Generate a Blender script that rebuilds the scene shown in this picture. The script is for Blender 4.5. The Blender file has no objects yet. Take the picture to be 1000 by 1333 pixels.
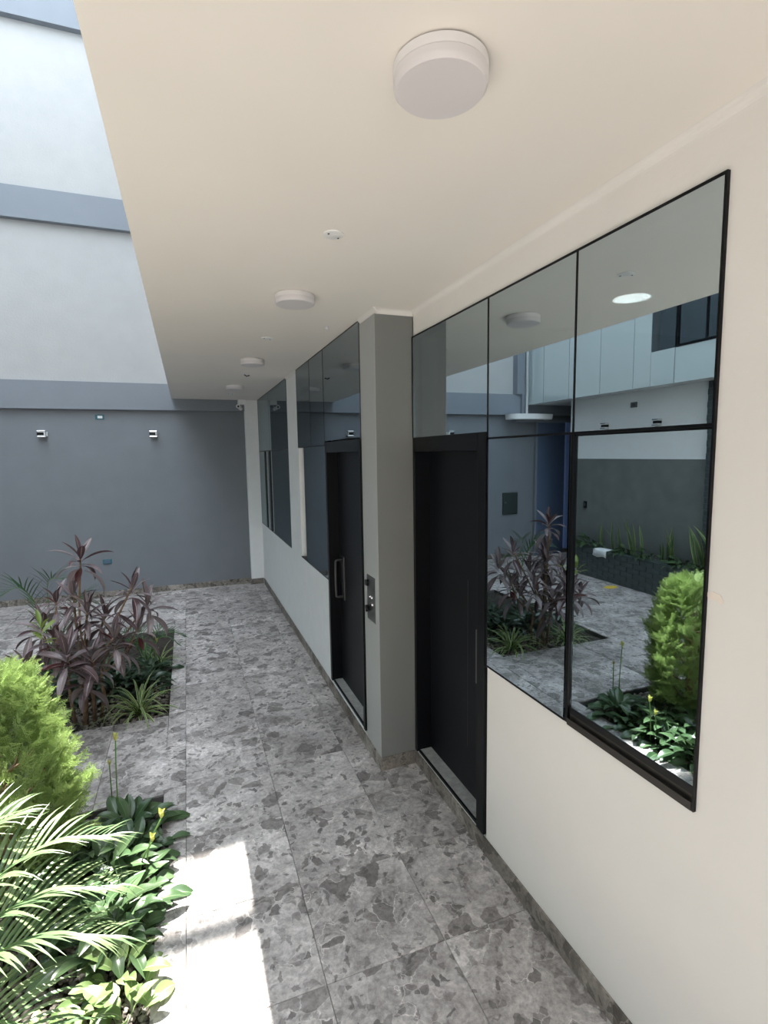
import bpy, bmesh, math, random
from mathutils import Vector, Matrix, Euler
C = bpy.context.scene.collection
S = bpy.context.scene

# ---------------------------------------------------------------- camera
cam = bpy.data.cameras.new('camera'); camo = bpy.data.objects.new('camera', cam); C.objects.link(camo)
rt = Vector((0.93547086, -0.35307187, -0.01531427)); up = Vector((0.05341994, 0.0984357, 0.99370857)); fw = Vector((0.34934307, 0.9304035, -0.11094481))
camo.matrix_world = Matrix(((rt.x, up.x, -fw.x, 0), (rt.y, up.y, -fw.y, 0), (rt.z, up.z, -fw.z, 2.05), (0, 0, 0, 1)))
cam.sensor_fit = 'HORIZONTAL'; cam.sensor_width = 36; cam.lens = 36 * 0.6806; cam.clip_start = .05
S.camera = camo
# ---------------------------------------------------------------- sky, sun, exposure
w = bpy.data.worlds.new('sky'); S.world = w; w.use_nodes = True
w.node_tree.nodes['Background'].inputs[0].default_value = (.80, .90, 1.0, 1)
w.node_tree.nodes['Background'].inputs[1].default_value = 3.8
sun = bpy.data.lights.new('sun', 'SUN'); suno = bpy.data.objects.new('sun', sun); C.objects.link(suno)
sun.energy = 24; sun.angle = math.radians(.55); sun.color = (1, .965, .90)
suno.rotation_euler = Vector((.113, -.394, -1)).to_track_quat('-Z', 'Y').to_euler(); suno.location = (-2, 6, 14)
S.view_settings.view_transform = 'Standard'; S.view_settings.look = 'None'
S.view_settings.exposure = 0.66; S.view_settings.gamma = 1; S.view_settings.use_curve_mapping = False

XN, XF, YE, ZC, XE, XO = 1.335, 1.089, 8.54, 2.904, -.152, -3.78
# ---------------------------------------------------------------- materials
def mat(name, col, rough=.6, metal=0, spec=.5, noise=0, nscale=8, bump=0, bscale=60):
    m = bpy.data.materials.new(name); m.use_nodes = True; nt = m.node_tree; b = nt.nodes['Principled BSDF']
    b.inputs['Base Color'].default_value = (*col, 1); b.inputs['Roughness'].default_value = rough
    b.inputs['Metallic'].default_value = metal; b.inputs['Specular IOR Level'].default_value = spec
    tc = nt.nodes.new('ShaderNodeTexCoord')
    if noise:
        n = nt.nodes.new('ShaderNodeTexNoise'); n.inputs['Scale'].default_value = nscale; n.inputs['Detail'].default_value = 6
        nt.links.new(tc.outputs['Object'], n.inputs['Vector'])
        r = nt.nodes.new('ShaderNodeValToRGB'); r.color_ramp.elements[0].position = .3; r.color_ramp.elements[1].position = .7
        r.color_ramp.elements[0].color = (*[c * (1 - noise) for c in col], 1); r.color_ramp.elements[1].color = (*[min(1, c * (1 + noise)) for c in col], 1)
        nt.links.new(n.outputs['Fac'], r.inputs[0]); nt.links.new(r.outputs[0], b.inputs['Base Color'])
    if bump:
        n = nt.nodes.new('ShaderNodeTexNoise'); n.inputs['Scale'].default_value = bscale; n.inputs['Detail'].default_value = 4
        nt.links.new(tc.outputs['Object'], n.inputs['Vector'])
        bp = nt.nodes.new('ShaderNodeBump'); bp.inputs['Strength'].default_value = bump; bp.inputs['Distance'].default_value = .01
        nt.links.new(n.outputs['Fac'], bp.inputs['Height']); nt.links.new(bp.outputs[0], b.inputs['Normal'])
    return m

def glass(name, refl, trans, rough=0.0):
    m = bpy.data.materials.new(name); m.use_nodes = True; nt = m.node_tree; nt.nodes.remove(nt.nodes['Principled BSDF'])
    g = nt.nodes.new('ShaderNodeBsdfGlossy'); g.inputs['Color'].default_value = (*refl, 1); g.inputs['Roughness'].default_value = rough
    t = nt.nodes.new('ShaderNodeBsdfTransparent'); t.inputs['Color'].default_value = (*trans, 1)
    a = nt.nodes.new('ShaderNodeAddShader'); nt.links.new(g.outputs[0], a.inputs[0]); nt.links.new(t.outputs[0], a.inputs[1])
    nt.links.new(a.outputs[0], nt.nodes['Material Output'].inputs['Surface'])
    return m
def cladding(name, dif, refl):
    m = bpy.data.materials.new(name); m.use_nodes = True; nt = m.node_tree; nt.nodes.remove(nt.nodes['Principled BSDF'])
    g = nt.nodes.new('ShaderNodeBsdfGlossy'); g.inputs['Color'].default_value = (*refl, 1); g.inputs['Roughness'].default_value = .02
    t = nt.nodes.new('ShaderNodeBsdfDiffuse'); t.inputs['Color'].default_value = (*dif, 1)
    a = nt.nodes.new('ShaderNodeAddShader'); nt.links.new(g.outputs[0], a.inputs[0]); nt.links.new(t.outputs[0], a.inputs[1])
    nt.links.new(a.outputs[0], nt.nodes['Material Output'].inputs['Surface'])
    return m

def leafmat(name, c1, c2, rough=.35, trans=.25, stripe=None, vary=.35, tip=None):
    """leaf: colour runs from c1 to c2 by object, uv.x across (0..1), uv.y along; stripe = light margin or midrib"""
    m = bpy.data.materials.new(name); m.use_nodes = True; nt = m.node_tree; L = nt.links; b = nt.nodes['Principled BSDF']
    oi = nt.nodes.new('ShaderNodeObjectInfo')
    mx = nt.nodes.new('ShaderNodeMix'); mx.data_type = 'RGBA'; mx.inputs[6].default_value = (*c1, 1); mx.inputs[7].default_value = (*c2, 1)
    tc = nt.nodes.new('ShaderNodeTexCoord'); n = nt.nodes.new('ShaderNodeTexNoise'); n.inputs['Scale'].default_value = 60
    L.new(tc.outputs['Object'], n.inputs['Vector'])
    ad = nt.nodes.new('ShaderNodeMath'); ad.operation = 'MULTIPLY_ADD'; ad.inputs[1].default_value = vary
    L.new(n.outputs['Fac'], ad.inputs[0]); L.new(oi.outputs['Random'], ad.inputs[2]); 
    sb = nt.nodes.new('ShaderNodeMath'); sb.operation = 'SUBTRACT'; sb.inputs[1].default_value = vary * .5; sb.use_clamp = True
    L.new(ad.outputs[0], sb.inputs[0]); L.new(sb.outputs[0], mx.inputs[0]); out = mx.outputs[2]
    if stripe:
        uv = nt.nodes.new('ShaderNodeUVMap'); uv.uv_map = 'UVMap'; sx = nt.nodes.new('ShaderNodeSeparateXYZ'); L.new(uv.outputs[0], sx.inputs[0])
        s1 = nt.nodes.new('ShaderNodeMath'); s1.operation = 'SUBTRACT'; s1.inputs[1].default_value = .5; L.new(sx.outputs[0], s1.inputs[0])
        s2 = nt.nodes.new('ShaderNodeMath'); s2.operation = 'ABSOLUTE'; L.new(s1.outputs[0], s2.inputs[0])
        s3 = nt.nodes.new('ShaderNodeMath'); s3.operation = stripe[1]; s3.inputs[1].default_value = stripe[2]; L.new(s2.outputs[0], s3.inputs[0])
        m2 = nt.nodes.new('ShaderNodeMix'); m2.data_type = 'RGBA'; L.new(s3.outputs[0], m2.inputs[0]); L.new(out, m2.inputs[6]); m2.inputs[7].default_value = (*stripe[0], 1)
        out = m2.outputs[2]
    L.new(out, b.inputs['Base Color']); b.inputs['Roughness'].default_value = rough
    t = nt.nodes.new('ShaderNodeBsdfTranslucent'); L.new(out, t.inputs[0]); ms = nt.nodes.new('ShaderNodeMixShader'); ms.inputs[0].default_value = trans
    L.new(b.outputs[0], ms.inputs[1]); L.new(t.outputs[0], ms.inputs[2]); L.new(ms.outputs[0], nt.nodes['Material Output'].inputs['Surface'])
    return m

def stone(name, tint=(1, 1, 1), gain=1.0):
    m = bpy.data.materials.new(name); m.use_nodes = True; nt = m.node_tree; L = nt.links; N = nt.nodes.new; b = nt.nodes['Principled BSDF']
    tc = N('ShaderNodeTexCoord'); oi = N('ShaderNodeObjectInfo')
    sc = N('ShaderNodeMath'); sc.operation = 'MULTIPLY'; sc.inputs[1].default_value = 53; L.new(oi.outputs['Random'], sc.inputs[0])
    cx = N('ShaderNodeCombineXYZ'); [L.new(sc.outputs[0], cx.inputs[i]) for i in (0, 1, 2)]
    va = N('ShaderNodeVectorMath'); va.operation = 'ADD'; L.new(tc.outputs['Object'], va.inputs[0]); L.new(cx.outputs[0], va.inputs[1])
    wn = N('ShaderNodeTexNoise'); wn.inputs['Scale'].default_value = 7; wn.inputs['Detail'].default_value = 5; L.new(va.outputs[0], wn.inputs['Vector'])
    wv = N('ShaderNodeVectorMath'); wv.operation = 'MULTIPLY_ADD'; wv.inputs[1].default_value = (.17, .17, .17); L.new(wn.outputs['Color'], wv.inputs[0]); L.new(va.outputs[0], wv.inputs[2])
    def noise(s, d, r, src=va, dist=0):
        n = N('ShaderNodeTexNoise'); n.inputs['Scale'].default_value = s; n.inputs['Detail'].default_value = d; n.inputs['Roughness'].default_value = r; n.inputs['Distortion'].default_value = dist
        L.new(src.outputs[0], n.inputs['Vector']); return n
    def ramp(src, stops, out=0):
        r = N('ShaderNodeValToRGB'); e = r.color_ramp.elements
        e[0].position, e[0].color = stops[0][0], (*stops[0][1], 1); e[1].position, e[1].color = stops[-1][0], (*stops[-1][1], 1)
        for p, c in stops[1:-1]: k = e.new(p); k.color = (*c, 1)
        L.new(src, r.inputs[0]); return r
    g = gain
    cl = noise(2.2, 3, .5, va, .6); nf = noise(8, 12, .74, va, 1.2)
    av = N('ShaderNodeMath'); av.operation = 'MULTIPLY_ADD'; av.inputs[1].default_value = .55; L.new(cl.outputs['Fac'], av.inputs[0]); sc2 = N('ShaderNodeMath'); sc2.operation = 'MULTIPLY_ADD'; sc2.inputs[1].default_value = .75; sc2.inputs[2].default_value = -.15
    L.new(nf.outputs['Fac'], sc2.inputs[0]); L.new(sc2.outputs[0], av.inputs[2])
    base = ramp(av.outputs[0], [(.28, (.12 * g, .113 * g, .109 * g)), (.42, (.30 * g, .288 * g, .282 * g)), (.55, (.42 * g, .408 * g, .400 * g)), (.72, (.70 * g, .685 * g, .675 * g))])
    # dark angular fragments
    def frag(scale, thr, lo, hi):
        vo = N('ShaderNodeTexVoronoi'); vo.inputs['Scale'].default_value = scale; L.new(wv.outputs[0], vo.inputs['Vector'])
        ve = N('ShaderNodeTexVoronoi'); ve.feature = 'DISTANCE_TO_EDGE'; ve.inputs['Scale'].default_value = scale; L.new(wv.outputs[0], ve.inputs['Vector'])
        s = N('ShaderNodeSeparateColor'); L.new(vo.outputs['Color'], s.inputs[0])
        gt = N('ShaderNodeMath'); gt.operation = 'GREATER_THAN'; gt.inputs[1].default_value = thr; L.new(s.outputs[0], gt.inputs[0])
        mr = N('ShaderNodeMapRange'); mr.inputs[1].default_value = lo; mr.inputs[2].default_value = hi; L.new(ve.outputs['Distance'], mr.inputs[0])
        mu = N('ShaderNodeMath'); mu.operation = 'MULTIPLY'; L.new(gt.outputs[0], mu.inputs[0]); L.new(mr.outputs[0], mu.inputs[1])
        st = N('ShaderNodeMapRange'); st.inputs[3].default_value = .45; st.inputs[4].default_value = 1.0; L.new(s.outputs[1], st.inputs[0])
        m3 = N('ShaderNodeMath'); m3.operation = 'MULTIPLY'; L.new(mu.outputs[0], m3.inputs[0]); L.new(st.outputs[0], m3.inputs[1]); return m3, ve
    f1, e1 = frag(10.5, .80, .008, .035); f2, e2 = frag(30, .80, .02, .09)
    def mixc(a, fac, col, k):
        mm = N('ShaderNodeMath'); mm.operation = 'MULTIPLY'; mm.inputs[1].default_value = k; L.new(fac, mm.inputs[0])
        x = N('ShaderNodeMix'); x.data_type = 'RGBA'; L.new(mm.outputs[0], x.inputs[0]); L.new(a, x.inputs[6]); x.inputs[7].default_value = (*col, 1); return x.outputs[2]
    c = mixc(base.outputs[0], f1.outputs[0], (.12 * g, .112 * g, .108 * g), .85)
    c = mixc(c, f2.outputs[0], (.10 * g, .094 * g, .09 * g), .85)
    # pale veins
    lt = N('ShaderNodeMapRange'); lt.inputs[1].default_value = .022; lt.inputs[2].default_value = .0; L.new(e1.outputs['Distance'], lt.inputs[0])
    nm = ramp(noise(6, 3, .5).outputs['Fac'], [(.5, (0, 0, 0)), (.62, (1, 1, 1))])
    vm = N('ShaderNodeMath'); vm.operation = 'MULTIPLY'; L.new(lt.outputs[0], vm.inputs[0]); L.new(nm.outputs[0], vm.inputs[1])
    c = mixc(c, vm.outputs[0], (.75 * g, .73 * g, .71 * g), .6)
    sp = ramp(noise(48, 4, .7).outputs['Fac'], [(.35, (.74, .74, .74)), (.6, (1.12, 1.12, 1.12))])
    mp = N('ShaderNodeMix'); mp.data_type = 'RGBA'; mp.blend_type = 'MULTIPLY'; mp.inputs[0].default_value = 1; L.new(c, mp.inputs[6]); L.new(sp.outputs[0], mp.inputs[7])
    mt = N('ShaderNodeMix'); mt.data_type = 'RGBA'; mt.blend_type = 'MULTIPLY'; mt.inputs[0].default_value = 1; L.new(mp.outputs[2], mt.inputs[6]); mt.inputs[7].default_value = (*tint, 1)
    L.new(mt.outputs[2], b.inputs['Base Color']); b.inputs['Roughness'].default_value = .42; b.inputs['Specular IOR Level'].default_value = .35
    return m

M = dict(
    white=mat('white_plaster', (.60, .615, .625), .8, bump=.25, bscale=45, noise=.02),
    joint2=mat('dark_joint_backing', (.02, .025, .028), .8), offwhite=mat('off_white_plaster', (.42, .415, .41), .8, bump=.25, bscale=45, noise=.03, nscale=4), white2=mat('far_wall_plaster', (.82, .83, .82), .8, bump=.25, bscale=45, noise=.02),
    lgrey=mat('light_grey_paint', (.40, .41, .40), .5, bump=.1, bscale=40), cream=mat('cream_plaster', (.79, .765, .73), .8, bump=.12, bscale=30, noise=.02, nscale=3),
    ceil=mat('ceiling_paint', (.84, .80, .745), .85, bump=.06, bscale=12, noise=.015, nscale=2),
    grey=mat('grey_blue_paint', (.175, .190, .210), .6, bump=.10, bscale=30, noise=.04, nscale=3),
    grey2=mat('grey_beam_paint', (.195, .215, .245), .6, bump=.10, bscale=30, noise=.03, nscale=3),
    colg=mat('column_grey_paint', (.20, .203, .196), .45, bump=.08, bscale=30, noise=.03, nscale=3),
    dgrey=mat('dark_grey_paint', (.16, .17, .165), .7, bump=.10, bscale=30, noise=.12, nscale=4),
    black=mat('black_aluminium', (.004, .0045, .006), .35, spec=.2),
    door=mat('black_door_laminate', (.005, .006, .009), .42, spec=.25, noise=.15, nscale=3),
    brown=mat('bronze_aluminium', (.03, .026, .024), .4, spec=.3),
    stone=stone('grey_marble_tile', (1.03, .975, .955), 1.12), skirt=stone('grey_marble_skirting', (1.0, .92, .83), .62),
    grout=mat('grey_grout', (.10, .095, .09), .9), sill=mat('threshold_stone', (.33, .33, .315), .5, noise=.2, nscale=30),
    lampw=mat('lamp_white_plastic', (.78, .76, .76), .35), lampd=mat('lamp_diffuser', (.70, .67, .68), .3), metalw=mat('white_enamel', (.8, .8, .8), .4),
    chrome=mat('chrome', (.75, .75, .76), .18, 1), steel=mat('brushed_steel', (.20, .20, .195), .42, 1), dsteel=mat('dark_steel', (.10, .10, .10), .4, .8),
    soil=mat('dark_soil', (.035, .028, .022), .95, noise=.5, nscale=40, bump=.8, bscale=60), peb=mat('pebbles', (.17, .15, .125), .6, noise=.6, nscale=25),
    brick=mat('dark_glazed_tile', (.060, .075, .078), .35, noise=.35, nscale=18), joint=mat('tile_joint', (.13, .14, .14), .9),
    blue=mat('blue_door_paint', (.09, .125, .20), .4), bluel=mat('pale_blue_jamb', (.35, .47, .85), .5), teal=mat('teal_plastic', (.03, .13, .16), .5), yellow=mat('yellow_vinyl', (.75, .5, .05), .5),
    cloth=mat('white_cloth', (.7, .72, .72), .9), meter=mat('meter_box_dark_metal', (.03, .04, .038), .5),
    bark=mat('tan_stem', (.20, .13, .08), .8, noise=.4, nscale=40), dark=mat('interior_paint', (.30, .29, .27), .8), leadstem=mat('green_stem', (.10, .20, .05), .5),
    glass=glass('tinted_mirror_glass', (.48, .55, .585), (.14, .15, .15)), glass2=glass('dark_tinted_glass', (.14, .165, .18), (.06, .065, .07)),
    fglass=cladding('facade_cladding_glass', (.36, .40, .40), (.36, .38, .38)), gfar=glass('far_tinted_mirror_glass', (.34, .385, .41), (.10, .11, .11)), fback=mat('glass_backing', (.45, .52, .54), .7),
)

# ---------------------------------------------------------------- mesh helpers
def link(name, me, m=None, parent=None, loc=None, rot=None):
    o = bpy.data.objects.new(name, me); C.objects.link(o)
    if m is not None and not me.materials: me.materials.append(m)
    if parent is not None: o.parent = parent
    if loc is not None: o.location = loc
    if rot is not None: o.rotation_euler = rot
    return o
def addbox(bm, a, b, bev=0):
    x0, x1 = sorted((a[0], b[0])); y0, y1 = sorted((a[1], b[1])); z0, z1 = sorted((a[2], b[2]))
    r = bmesh.ops.create_cube(bm, size=1, matrix=Matrix.Translation(((x0 + x1) / 2, (y0 + y1) / 2, (z0 + z1) / 2)) @ Matrix.Diagonal((x1 - x0, y1 - y0, z1 - z0, 1)))
    if bev:
        es = {e for v in r['verts'] for e in v.link_edges}
        bmesh.ops.bevel(bm, geom=list(es), offset=bev, segments=2, affect='EDGES', profile=.5)
def tomesh(bm, name, smooth=False):
    me = bpy.data.meshes.new(name); bm.normal_update(); bm.to_mesh(me); bm.free()
    if smooth:
        for p in me.polygons: p.use_smooth = True
    return me
def boxes(name, bl, m, parent=None, bev=0, loc=None):
    bm = bmesh.new()
    for a, b in bl: addbox(bm, a, b, bev)
    return link(name, tomesh(bm, name), m, parent, loc)
def empty(name, loc=(0, 0, 0), label=None, cat=None, group=None, kind=None):
    o = bpy.data.objects.new(name, None); C.objects.link(o); o.location = loc; o.empty_display_size = .1
    return tag(o, label, cat, group, kind)
def tag(o, label=None, cat=None, group=None, kind=None):
    if label: o['label'] = label
    if cat: o['category'] = cat
    if group: o['group'] = group
    if kind: o['kind'] = kind
    return o
def lathe(name, prof, m, parent=None, loc=None, rot=None, seg=40, axis=None):
    bm = bmesh.new(); rings = []
    for r, z in prof:
        rings.append([bm.verts.new((r * math.cos(2 * math.pi * i / seg), r * math.sin(2 * math.pi * i / seg), z)) for i in range(seg)] if r > 1e-6 else [bm.verts.new((0, 0, z))])
    for a, b in zip(rings, rings[1:]):
        for i in range(seg):
            j = (i + 1) % seg
            if len(a) == 1 and len(b) == 1: continue
            if len(a) == 1: bm.faces.new((a[0], b[j], b[i]))
            elif len(b) == 1: bm.faces.new((a[i], a[j], b[0]))
            else: bm.faces.new((a[i], a[j], b[j], b[i]))
    bmesh.ops.recalc_face_normals(bm, faces=bm.faces)
    me = tomesh(bm, name, True); me.set_sharp_from_angle(angle=math.radians(35))
    return link(name, me, m, parent, loc, rot)
def tube(name, pts, rad, m, parent=None, seg=8):
    bm = bmesh.new(); rings = []; n = len(pts); pts = [Vector(p) for p in pts]; rs = rad if isinstance(rad, (list, tuple)) else [rad] * n
    for i, p in enumerate(pts):
        t = (pts[min(i + 1, n - 1)] - pts[max(i - 1, 0)]).normalized(); u = t.orthogonal().normalized() if i == 0 else (u - t * u.dot(t)).normalized(); v = t.cross(u)
        rings.append([bm.verts.new(p + (u * math.cos(2 * math.pi * k / seg) + v * math.sin(2 * math.pi * k / seg)) * rs[i]) for k in range(seg)])
    for a, b in zip(rings, rings[1:]):
        for k in range(seg): bm.faces.new((a[k], a[(k + 1) % seg], b[(k + 1) % seg], b[k]))
    bm.faces.new(rings[0][::-1]); bm.faces.new(rings[-1])
    return link(name, tomesh(bm, name, True), m, parent)
def spline(P, n):
    P = [Vector(p) for p in P]; out = []
    Q = [P[0] * 2 - P[1]] + P + [P[-1] * 2 - P[-2]]
    for i in range(1, len(Q) - 2):
        for k in range(n):
            t = k / n; a, b, c, d = Q[i - 1:i + 3]
            out.append(.5 * ((2 * b) + (c - a) * t + (2 * a - 5 * b + 4 * c - d) * t * t + (3 * b - a - 3 * c + d) * t ** 3))
    return out + [P[-1]]

def subtract(rects, hole):
    out = []
    for x0, x1, y0, y1 in rects:
        hx0, hx1, hy0, hy1 = hole
        if hx0 >= x1 or hx1 <= x0 or hy0 >= y1 or hy1 <= y0: out.append((x0, x1, y0, y1)); continue
        if x0 < hx0: out.append((x0, hx0, y0, y1))
        if x1 > hx1: out.append((hx1, x1, y0, y1))
        a, b = max(x0, hx0), min(x1, hx1)
        if y0 < hy0: out.append((a, b, y0, hy0))
        if y1 > hy1: out.append((a, b, hy1, y1))
    return out

# ---------------------------------------------------------------- floor with tiles and two sunken beds
BEDA = (-1.58, -.235, 4.33, 6.60); BEDB = (-1.58, -.235, -.6, 3.28)
PLN = (XO - .02, -3.40, 3.2, 7.05)     # raised brick planter footprint
rects = [(-5.6, XN + .12, -6.0, YE + .1)]
for h in (BEDA, BEDB): rects = subtract(rects, h)
fl = boxes('floor', [((a, c, -.25), (b, d, -.012)) for a, b, c, d in rects], M['grout']); fl['kind'] = 'structure'
cache = {}
def tilemesh(w, d, h, m):
    k = (round(w, 3), round(d, 3), round(h, 3), m.name)
    if k not in cache:
        bm = bmesh.new(); e = .0015
        bot = [bm.verts.new(p) for p in ((0, 0, 0), (w, 0, 0), (w, d, 0), (0, d, 0))]
        mid = [bm.verts.new(p) for p in ((0, 0, h - e), (w, 0, h - e), (w, d, h - e), (0, d, h - e))]
        top = [bm.verts.new(p) for p in ((e, e, h), (w - e, e, h), (w - e, d - e, h), (e, d - e, h))]
        bm.faces.new(top); bm.faces.new(bot[::-1])
        for r0, r1 in ((bot, mid), (mid, top)):
            for i in range(4): j = (i + 1) % 4; bm.faces.new((r0[i], r0[j], r1[j], r1[i]))
        me = tomesh(bm, 'tile'); me.materials.append(m); cache[k] = me
    return cache[k]
T = .513; gx = [-.108 + T * k for k in range(-11, 4)]; gy = [1.79 + T * k for k in range(-6, 15)]
for i in range(len(gx) - 1):
    for j in range(len(gy) - 1):
        cell = [(max(gx[i], -5.5), min(gx[i + 1], XN), gy[j], min(gy[j + 1], YE))]
        if cell[0][1] - cell[0][0] < .02 or cell[0][3] - cell[0][2] < .02: continue
        for h in (BEDA, BEDB): cell = subtract(cell, h)
        for a, b, c, d in cell:
            if b - a < .02 or d - c < .02: continue
            link('tile', tilemesh(b - a - .002, d - c - .002, .012, M['stone']), None, fl, (a + .001, c + .001, -.012))

# skirtings: stone pieces stood against the walls
def skirting(name, pieces, th=.010, h=.088):
    """pieces: (x,y,length,axis) axis 'y' along +Y standing at x facing -X ; 'x' along +X at y facing -Y"""
    root = empty(name); root['kind'] = 'structure'
    for x, y, ln, ax in pieces:
        if ax == 'y': me = tilemesh(th, ln - .002, h, M['skirt']); link('tile', me, None, root, (x - th, y + .001, 0))
        else: me = tilemesh(ln - .002, th, h, M['skirt']); link('tile', me, None, root, (x + .001, y - th, 0))
def run(a, b, step=T):
    out = []; 
    while a < b - .01: l = min(step, b - a); out.append((a, l)); a += l
    return out
skirting('baseboard_right', [(XN, y, l, 'y') for y, l in run(-1.29, 3.0)] )
skirting('baseboard_column', [(XF, 3.01, .29, 'y'), (XF - .010, 3.01, XN - XF - .002, 'x')])
skirting('baseboard_far_right', [(XF, y, l, 'y') for y, l in run(3.30, 8.40)])
skirting('baseboard_end', [(x, YE, l, 'x') for x, l in run(-5.5, .89)] + [(.89, 8.44, XF - .89 - .012, 'x'), (.89, 8.44, .09, 'y')])

# ---------------------------------------------------------------- walls
W = .16
def struct(name, bl, m, parent=None):
    o = boxes(name, bl, m, parent)
    if parent is None: o['kind'] = 'structure'
    return o
wr = struct('wall_right', [((XN, -6, 0), (XN + W, 1.01, ZC)), ((XN, 1.01, 0), (XN + W, 2.14, 1.008)), ((XN, 1.01, 2.752), (XN + W, 3.02, ZC)), ((XN, 2.14, 0), (XN + W, 3.02, .09)), ((XN, 3.0, 0), (XN + W, 3.02, ZC))], M['cream'])
struct('column_grey', [((XF, 3.01, 0), (XN + W, 3.29, ZC))], M['colg'])
struct('wall_far_right', [((XF, 3.29, 0), (XF + W, 4.215, .10)), ((XF, 4.215, 0), (XF + W, YE, .985)), ((XF, 5.37, .985), (XF + W, 5.94, ZC)), ((XF, 8.42, .985), (XF + W, YE, ZC)), ((.89, 8.44, 0), (XF + .05, YE, ZC))], M['white2'])
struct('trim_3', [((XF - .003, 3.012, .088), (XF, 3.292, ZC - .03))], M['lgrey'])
endw = struct('wall_end', [((-5.6, YE, 0), (XN + .5, YE + .25, 2.75))], M['grey'])
struct('wall_end_upper', [((-5.6, YE, 2.75), (XN + .5, YE + .25, 15.0))], M['offwhite'])
for k, (z0, z1) in enumerate(((2.735, 3.115), (5.20, 5.60), (7.66, 8.06), (10.4, 10.8), (13.0, 13.4))):
    o = struct('beam_%s' % ('lowest second third fourth top'.split()[k]), [((-5.6, YE - .09, z0), (XN + .1 if k == 0 else XE, YE, z1))], M['grey2'])
# parapet handrail on top of the end wall (its shadow crosses the sunlit floor)
ra = empty('trim_1'); ra['kind'] = 'structure'
boxes('rail', [((-5.6, YE + .04, 16.36), (.8, YE + .20, 16.48))], M['dsteel'], ra)
for x in (-5, -3.7, -2.4): tube('post', [(x, YE + .12, 15.0), (x, YE + .12, 16.36)], .022, M['dsteel'], ra)
# ceiling slab of the corridor and our own building above it
struct('ceiling', [((XE, -6, ZC), (5.2, YE - .09, ZC + .22))], M['ceil'])
struct('wall_upper_right', [((XE, -6, ZC + .22), (XE + .2, YE - .09, 9.0))], M['white'])
# coving
cv = []
def cove(name, a, b, n):     # small quarter cove between ceiling and wall, n = outward normal of wall
    bm = bmesh.new(); r = .030; rings = []
    a, b, n = Vector(a), Vector(b), Vector(n)
    for p in (a, b):
        prof = [p] + [p + n * r * (1 - math.sin(t)) * 1.0 + Vector((0, 0, -r * (1 - math.cos(t)))) for t in [math.pi / 2 * k / 6 for k in range(7)]]
        rings.append([bm.verts.new(q) for q in prof])
    k = len(rings[0])
    for i in range(k): bm.faces.new((rings[0][i], rings[0][(i + 1) % k], rings[1][(i + 1) % k], rings[1][i]))
    bm.faces.new(rings[0]); bm.faces.new(rings[1][::-1]); bmesh.ops.recalc_face_normals(bm, faces=bm.faces)
    return link(name, tomesh(bm, name), M['cream'], cvr)
cvr = empty('trim_2'); cvr['kind'] = 'structure'
cove('coving', (XN, -6, ZC), (XN, 3.01, ZC), (-1, 0, 0)); cove('coving', (XF, 3.01, ZC), (XN, 3.01, ZC), (0, -1, 0)); cove('coving', (XF, 2.98, ZC), (XF, 3.30, ZC), (-1, 0, 0)); cove('coving', (XF, 5.37, ZC), (XF, 5.94, ZC), (-1, 0, 0))
# opposite side
struct('wall_left', [((XO - .2, -6, 1.91), (XO, 7.62, 2.925))], M['white2'])
struct('wall_left_lower', [((XO - .2, -6, 0), (XO, 7.62, 1.91))], M['dgrey'])
struct('wall_left_passage', [((-5.6, 7.50, 0), (XO - .2, 7.62, 2.925)), ((-5.75, 7.3, 0), (-5.6, YE + .2, 2.925))], M['white'])
struct('soffit_left', [((-5.75, -6, 2.925), (-3.46, YE - .09, 3.1))], M['white'])
struct('wall_back', [((-5.6, -6.2, 0), (5.2, -6, 6.5))], M['white'])
struct('wall_left_upper', [((-3.95, -6, 3.1), (-3.47, YE - .09, 8.6))], M['joint2'])
struct('pilaster_corner', [((-3.44, YE - .14, 3.118), (-3.19, YE, 15.0)), ((-3.44, YE - .14, 2.735), (-3.3, YE - .09, 3.118))], M['grey2'])
# glazed cladding of the opposite upper storey
clad = empty('facade_cladding'); clad['kind'] = 'structure'
ys = [8.44, 7.96, 7.29, 6.58, 5.93, 5.25]
for a, b in zip(ys, ys[1:]):
    for z0, z1 in ((2.92, 5.6), (5.61, 8.5)): 
        if abs(b - 5.25) < .01 and z0 < 3: continue
        boxes('glass_panel', [((-3.462, b + .006, z0), (-3.44, a - .006, z1 - .006))], M['fglass'], clad)
boxes('glass_panel', [((-3.462, 5.634, 2.92), (-3.44, 5.926, 5.594))], M['fglass'], clad)
boxes('glass_panel', [((-3.462, 5.254, 2.92), (-3.44, 5.626, 3.380))], M['fglass'], clad)
boxes('dark_glass_panel', [((-3.462, 5.254, 3.386), (-3.44, 5.626, 5.594))], M['glass2'], clad)
y = 5.246
for k in range(5):
    boxes('glass_panel', [((-3.462, y - 1.35, 2.92), (-3.44, y - .004, 3.375))], M['fglass'], clad)
    boxes('glass_panel', [((-3.462, y - 1.35, 4.9), (-3.44, y - .004, 8.5))], M['fglass'], clad); y -= 1.354
uw = empty('window_4'); uw['kind'] = 'structure'
boxes('frame', [((-3.47, 3.9, 3.38), (-3.43, 5.235, 3.41)), ((-3.47, 3.9, 4.86), (-3.43, 5.235, 4.89)), ((-3.47, 5.205, 3.41), (-3.43, 5.235, 4.86)), ((-3.47, 3.9, 3.41), (-3.43, 3.93, 4.86)), ((-3.47, 4.80, 3.41), (-3.435, 4.82, 4.86)), ((-3.47, 4.36, 3.41), (-3.435, 4.38, 4.86))], M['black'], uw)
for a, b in ((4.82, 5.205), (4.38, 4.80), (3.93, 4.36)): boxes('pane', [((-3.46, a, 3.41), (-3.45, b, 4.86))], M['glass2'], uw)

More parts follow.
